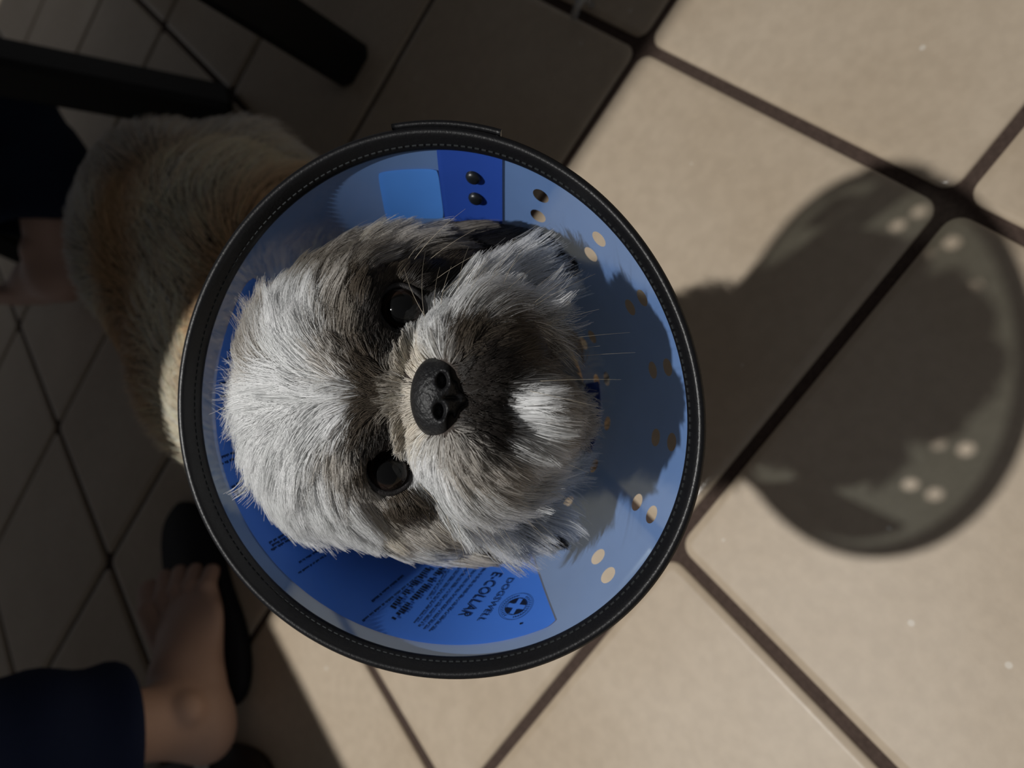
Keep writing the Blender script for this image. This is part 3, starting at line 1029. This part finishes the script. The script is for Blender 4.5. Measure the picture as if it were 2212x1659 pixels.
band = .5 + .5 * np.sin(b0[:, 0] * 23 + 2.2 * np.sin(b0[:, 1] * 17) + b0[:, 2] * 15)
cream, gold = np.array([.72, .63, .49]), np.array([.50, .34, .19])
whiteb = np.array([.74, .71, .66])
mixb = np.clip(band * 1.3 - .2, 0, 1)[:, None]
colb = cream * (1 - mixb) + gold * mixb
wpatch = np.clip((b0[:, 0:1] - .47) / .06, 0, 1)
low = np.clip((.10 - b0[:, 2:3]) / .06, 0, 1)
wm = np.maximum(wpatch * .8, low)
colb = colb * (1 - wm) + whiteb * wm
colb = np.clip(colb * 1.3 * np.exp(rng.normal(0, .2, (NB, 1))), 0, .9)
radb = .00030 * (1 - .7 * np.linspace(0, 1, kb))[None] * rng.uniform(.7, 1.2, (NB, 1))
# keep the shoulder coat outside the cone wall
q_ = bP.reshape(-1, 3) - CP; s_ = q_ @ CA; rd_ = q_ - s_[:, None] * CA; r_ = np.linalg.norm(rd_, axis=1)
lim_ = CR + CK * s_ + .002
ins = (r_ < lim_) & (s_ > -U_NECK) & (s_ < 0)
okb = ~ins.reshape(NB, kb).any(1)
bP, radb, colb = bP[okb], radb[okb], colb[okb]
fur_object('body_fur', bP, radb, colb, M_FUR, dog)

# ------------------------------------------------------------------ people
M_SKINH = simple('human_skin', (.55, .37, .30), .5, .35, .15, 400, .08)
M_NAIL = simple('toenail', (.50, .33, .27), .3, .5)
M_JEAN = simple('navy_denim', (.012, .020, .055), .9, .15, .5, 800, .35)
M_JEAN2 = simple('dark_blue_denim', (.016, .024, .050), .9, .15, .5, 800, .35)

def foot_field(X, right=True):
    """foot in its own frame: heel at x=0, toes towards +x, big toe at +y, sole at z=0, metres"""
    f = ell(X, (.030, .000, .031), (.036, .032, .032))
    f = smin(f, ell(X, (.085, -.004, .030), (.072, .036, .030)), .02)
    f = smin(f, ell(X, (.145, .000, .018), (.050, .052, .019)), .02)
    f = smin(f, capsule(X, (.052, .002, .058), (.098, .003, .042), .033, .026), .02)
    f = smin(f, capsule(X, (.098, .004, .040), (.150, .004, .021), .024, .015), .02)
    f = smin(f, capsule(X, (.044, .002, .045), (.042, .004, .17), .034, .038), .02)
    f = smin(f, ell(X, (.046, .034, .078), (.014, .010, .014)), .012)
    f = smin(f, ell(X, (.038, -.034, .070), (.014, .010, .014)), .012)
    toes = (((.165, .034, .018), (.236, .040, .014), .0158, .0138), ((.170, .013, .017), (.236, .015, .012), .0118, .0098),
            ((.168, -.005, .017), (.226, -.006, .011), .0112, .0092), ((.162, -.022, .016), (.212, -.027, .010), .0108, .0088),
            ((.152, -.038, .014), (.194, -.047, .009), .0108, .0090))
    for a, b, ra, rb in toes:
        a2 = np.array(a); b2 = np.array(b); mid = (a2 + b2) / 2 + np.array([.004, 0, .006])
        g = smin(capsule(X, a2, mid, ra, ra * .95), capsule(X, mid, b2, ra * .95, rb), .003)
        f = smin(f, g, .003)
    return np.maximum(f, -X[2])

def foot_mesh():
    lo, hi, h = (-.03, -.075, -.006), (.26, .075, .165), .0024
    ax, Gf = grid_axes(lo, hi, h)
    return polygonise(foot_field(Gf), lo, h)
FV, FQ = foot_mesh()

def place(V, origin, xdir, zdir, scale=1.0, mirror=False):
    x = np.asarray(xdir, float); x /= np.linalg.norm(x)
    z = np.asarray(zdir, float); z = z - x * (z @ x); z /= np.linalg.norm(z)
    y = np.cross(z, x)
    V = np.asarray(V) * scale
    if mirror: V = V * np.array([1, -1, 1])
    return np.asarray(origin) + V[:, :1] * x + V[:, 1:2] * y + V[:, 2:3] * z

# person seated at the table edge, only the right lower leg comes into view
heel = np.array([.232, .838, .022]) + (at_z(466, 1430, .03) - at_z(420, 1450, .03))
xd = np.array([.97, -.17, 0.0])
ZD = (-.10, -.10, 1)
FW = FV.copy()
FW[:, 1] *= 1 + .16 * np.clip((FW[:, 0] - .06) / .08, 0, 1)
p1 = empty('person', (heel[0], heel[1], 0))
tag(p1, 'bare right foot and navy trouser leg of a person beside the blue cone', 'person')
mesh_obj('body', place(FW, heel, xd, ZD, .97), FQ, M_SKINH, p1)
nails = (((.238, .040, .0285), .0088), ((.237, .015, .0225), .0064), ((.228, -.006, .0210), .006), ((.214, -.027, .0195), .0056), ((.196, -.047, .0185), .0056))
for c, r in nails:
    V, F = [], []
    for i in range(5):
        for k in range(14):
            a = 2 * math.pi * k / 14; rr = r * (1, .98, .85, .5, .1)[i]
            V.append((c[0] - .004 + rr * math.cos(a) * .8, c[1] + rr * math.sin(a), c[2] - .003 + (0, .0008, .0014, .0018, .002)[i] - 4 * (rr * math.sin(a)) ** 2 - .15 * max(0, rr * math.cos(a))))
    for i in range(4):
        for k in range(14): F.append((i*14 + k, i*14 + (k+1) % 14, (i+1)*14 + (k+1) % 14, (i+1)*14 + k))
    mesh_obj('toenail', place(np.asarray(V) * np.array([1.0, 1.16, 1.0]), heel, xd, ZD, .97), F, M_NAIL, p1)
def trouser(pts, radii, name, mat, parent, fold=.004):
    n = 40; V, F = [], []
    pts = [np.asarray(p, float) for p in pts]
    # refine
    tt = np.linspace(0, len(pts) - 1, 26); P_, R_ = [], []
    for t in tt:
        i = min(int(t), len(pts) - 2); f = t - i; f = f * f * (3 - 2 * f) * .5 + f * .5
        P_.append(pts[i] * (1 - f) + pts[i + 1] * f); R_.append(radii[i] * (1 - f) + radii[i + 1] * f)
    rr = []
    for i in range(len(P_)):
        rr.append(R_[i] + fold * math.sin(i * 1.1) * .6)
    v1, f1 = tube(P_, rr, n, cap=False)
    v2, f2 = tube(P_, [r - .003 for r in rr], n, cap=False)
    V = [np.asarray(a) for a in v1] + [np.asarray(a) for a in v2]
    m = len(v1)
    for idx in range(len(V)):
        k = idx % n; row = (idx % m) // n
        V[idx] = V[idx] + np.array([math.sin(row * .9 + k * .5), math.cos(row * .7 + k * .31), 0]) * fold * .35
    F = list(f1) + [tuple(m + q for q in f[::-1]) for f in f2]
    for k in range(n):
        k2 = (k + 1) % n
        F.append((k2, k, m + k, m + k2))
        b = (len(P_) - 1) * n
        F.append((b + k, b + k2, m + b + k2, m + b + k))
    return mesh_obj(name, V, F, mat, parent)
ank = place(np.array([[.040, .002, .115]]), heel, xd, (0.0, .0, 1), .97)[0]
trouser([ank, ank + np.array([.010, .02, .12]), ank + np.array([.02, .03, .25])], [.069, .074, .080], 'trouser_leg', M_JEAN, p1)

# person across the table, one jeans leg tucked sideways
hem = at_z(98, 490, .105)
mid2 = at_z(72, 340, .135)
knee = at_z(-40, 205, .20)
far2 = at_z(-260, 190, .28)
p2 = empty('person', (hem[0], hem[1], 0))
tag(p2, 'dark blue jeans leg and bare foot of a person sitting behind the dog', 'person')
legdir = hem - mid2; legdir /= np.linalg.norm(legdir)
toed = at_z(-60, 520, .12) - hem; toed /= np.linalg.norm(toed)
FV2 = FV[:, :]
mesh_obj('body', place(FV2, hem + legdir * .115 - toed * .045, toed, -legdir, 1.0), FQ, M_SKINH, p2)
trouser([hem, mid2, knee, far2], [.066, .072, .072, .070], 'trouser_leg', M_JEAN2, p2, .007)

# ------------------------------------------------------------------ furniture
M_BLACKW = simple('black_painted_wood', (.006, .006, .006), .5, .3, .2, 120, .4)
M_TABLE = simple('dark_walnut_table', (.05, .03, .02), .4, .4, .2, 60, .4)
table = empty('dining_table', (.66, .10, 0))
tag(table, 'dining table on a thick black square post standing behind the dog', 'table')
EX, EY0, EY1, EZ = .226, -1.0, .72, .75
def slab(x0, x1, y0, y1, z0, z1, b=.004):
    V, F = [], []
    for z, i in ((z0, b), (z0 + b, 0), (z1 - b, 0), (z1, b)):
        V += [(x0+i, y0+i, z), (x1-i, y0+i, z), (x1-i, y1-i, z), (x0+i, y1-i, z)]
    for i in range(3):
        for k in range(4): F.append((i*4+k, i*4+(k+1) % 4, (i+1)*4+(k+1) % 4, (i+1)*4+k))
    F.append((3, 2, 1, 0)); F.append((12, 13, 14, 15))
    return V, F
mesh_obj('table_top', *slab(EX, 1.40, EY0, 2.2, EZ - .03, EZ), M_TABLE, table, False)
mesh_obj('post', *box_beam((.683, .166, 0), (.683, .166, EZ - .03), .056, .056), M_BLACKW, table, False)
mesh_obj('post', *box_beam((.683, -.80, 0), (.683, -.80, EZ - .03), .056, .056), M_BLACKW, table, False)

# chair whose near leg crosses the top left corner
chair = empty('dining_chair', (1.19, .30, 0))
tag(chair, 'black wooden chair with a splayed square leg above the dog\'s back', 'chair')
l_b = at_z(495, 240, .0); l_t = at_z(0, 145, .25)
ldir = l_t - l_b
top = l_b + ldir * (.44 / .25)
mesh_obj('leg', *box_beam(l_b, top, .060, .055, (0, 0, 1) if False else (.3, .9, .1)), M_BLACKW, chair, False)
others = [((1.20, -.05, 0), (1.17, .06, .44)), ((1.52, .27, 0), (1.43, .33, .44)), ((1.30, .80, 0), (1.26, .70, .44))]
for a, b in others:
    mesh_obj('leg', *box_beam(a, b, .05, .05, (.3, .9, .1)), M_BLACKW, chair, False)
mesh_obj('seat', *slab(.98, 1.45, .05, .74, .44, .475), M_BLACKW, chair, False)

# unseen chair added so its seat edge casts the lower floor shadow
shadow_chair = empty('dining_chair', (-.05, .98, 0))
tag(shadow_chair, 'unseen black chair added to cast the floor shadow near the bare foot', 'chair')
SY = .695 + (.86 - .695) * (.47 / 2.1)
mesh_obj('seat', *slab(-.35, .30, SY, SY + .46, .44, .47, .012), M_BLACKW, shadow_chair, False)
for (x, y) in ((-.32, SY + .04), (-.32, SY + .42), (.27, SY + .42)):
    mesh_obj('leg', *box_beam((x, y, 0), (x, y, .44), .04, .04), M_BLACKW, shadow_chair, False)

# black flip-flop lying beside the bare foot
M_RUBBER = simple('black_foam_rubber', (.007, .008, .012), .75, .3, .4, 500, .3)
def flipflop(center, xdir, L, W, T):
    V, F = [], []
    n = 48
    out = []
    for k in range(n):
        a = 2 * math.pi * k / n
        x = math.cos(a); y = math.sin(a)
        w = W * (.42 + .08 * (x + 1) / 2 - .07 * math.exp(-((x + .1) / .35) ** 2))
        out.append((L / 2 * x, w * (abs(y) ** .8) * (1 if y >= 0 else -1)))
    levels = ((0, .96), (.004, 1.0), (T - .004, 1.0), (T, .96))
    for z, s_ in levels:
        for x, y in out: V.append((x * s_, y * s_, z))
    for i in range(3):
        for k in range(n): F.append((i*n + k, i*n + (k+1) % n, (i+1)*n + (k+1) % n, (i+1)*n + k))
    F.append(tuple(range(n))[::-1]); F.append(tuple(3*n + k for k in range(n)))
    return place(np.array(V), center, xdir, (0, 0, 1)), F
ff = empty('flip_flop', (.36, .76, 0))
tag(ff, 'black rubber flip-flop sole under and beside the bare foot', 'flip-flop')
fc = np.array([.392, .762, .0])
fdir = np.array([.98, -.14, 0])
mesh_obj('sole', *flipflop(fc, fdir, .27, .118, .018), M_RUBBER, ff)

# small clear plastic scrap near the top edge
def clear_mat():
    m, nt, b = new_mat('clear_plastic')
    b.inputs['Base Color'].default_value = (.8, .85, .9, 1)
    b.inputs['Roughness'].default_value = .12
    b.inputs['Transmission Weight'].default_value = .6
    return m
M_CLEAR = clear_mat()
tip = at_z(1240, 34, .004)
tip2 = at_z(1278, 10, .004)
sc_ = empty('plastic_scrap', tuple(tip))
tag(sc_, 'small clear plastic scrap standing on the tile at the top edge', 'plastic scrap')
up1 = at_z(1268, -40, .06)
mesh_obj('strip', *tube([tip, (tip * .6 + up1 * .4), up1], [.0035, .0042, .004], 12), M_CLEAR, sc_)
mesh_obj('strip', *tube([tip2, (tip2 * .5 + up1 * .5) + np.array([.003, .004, 0]), up1], [.003, .004, .004], 12), M_CLEAR, sc_)

# slipper tip just inside the bottom edge
M_BROWN = simple('dark_brown_leather', (.022, .014, .010), .5, .4, .3, 200, .3)
M_WHITE = simple('off_white_plastic', (.75, .72, .66), .4, .4)
sa = at_z(300, 1760, 0); sb = at_z(620, 1700, 0)
sand = empty('sandal', tuple((sa + sb) / 2))
tag(sand, 'dark brown sandal with off-white buckle lying at the bottom edge', 'sandal')
mesh_obj('sole', *flipflop((sa + sb) / 2, sb - sa, .27, .125, .020), M_BROWN, sand)
bc = at_z(434, 1652, .022)
V, F = [], []
for z, r_ in ((-.004, .011), (.002, .011), (.0035, .009)):
    for k in range(24):
        a = 2 * math.pi * k / 24
        V.append(bc + np.array([r_ * abs(math.cos(a)) ** .6 * (1 if math.cos(a) > 0 else -1), r_ * .8 * abs(math.sin(a)) ** .6 * (1 if math.sin(a) > 0 else -1), z]))
for i in range(2):
    for k in range(24): F.append((i*24 + k, i*24 + (k+1) % 24, (i+1)*24 + (k+1) % 24, (i+1)*24 + k))
F.append(tuple(48 + k for k in range(24)))
mesh_obj('buckle', V, F, M_WHITE, sand)
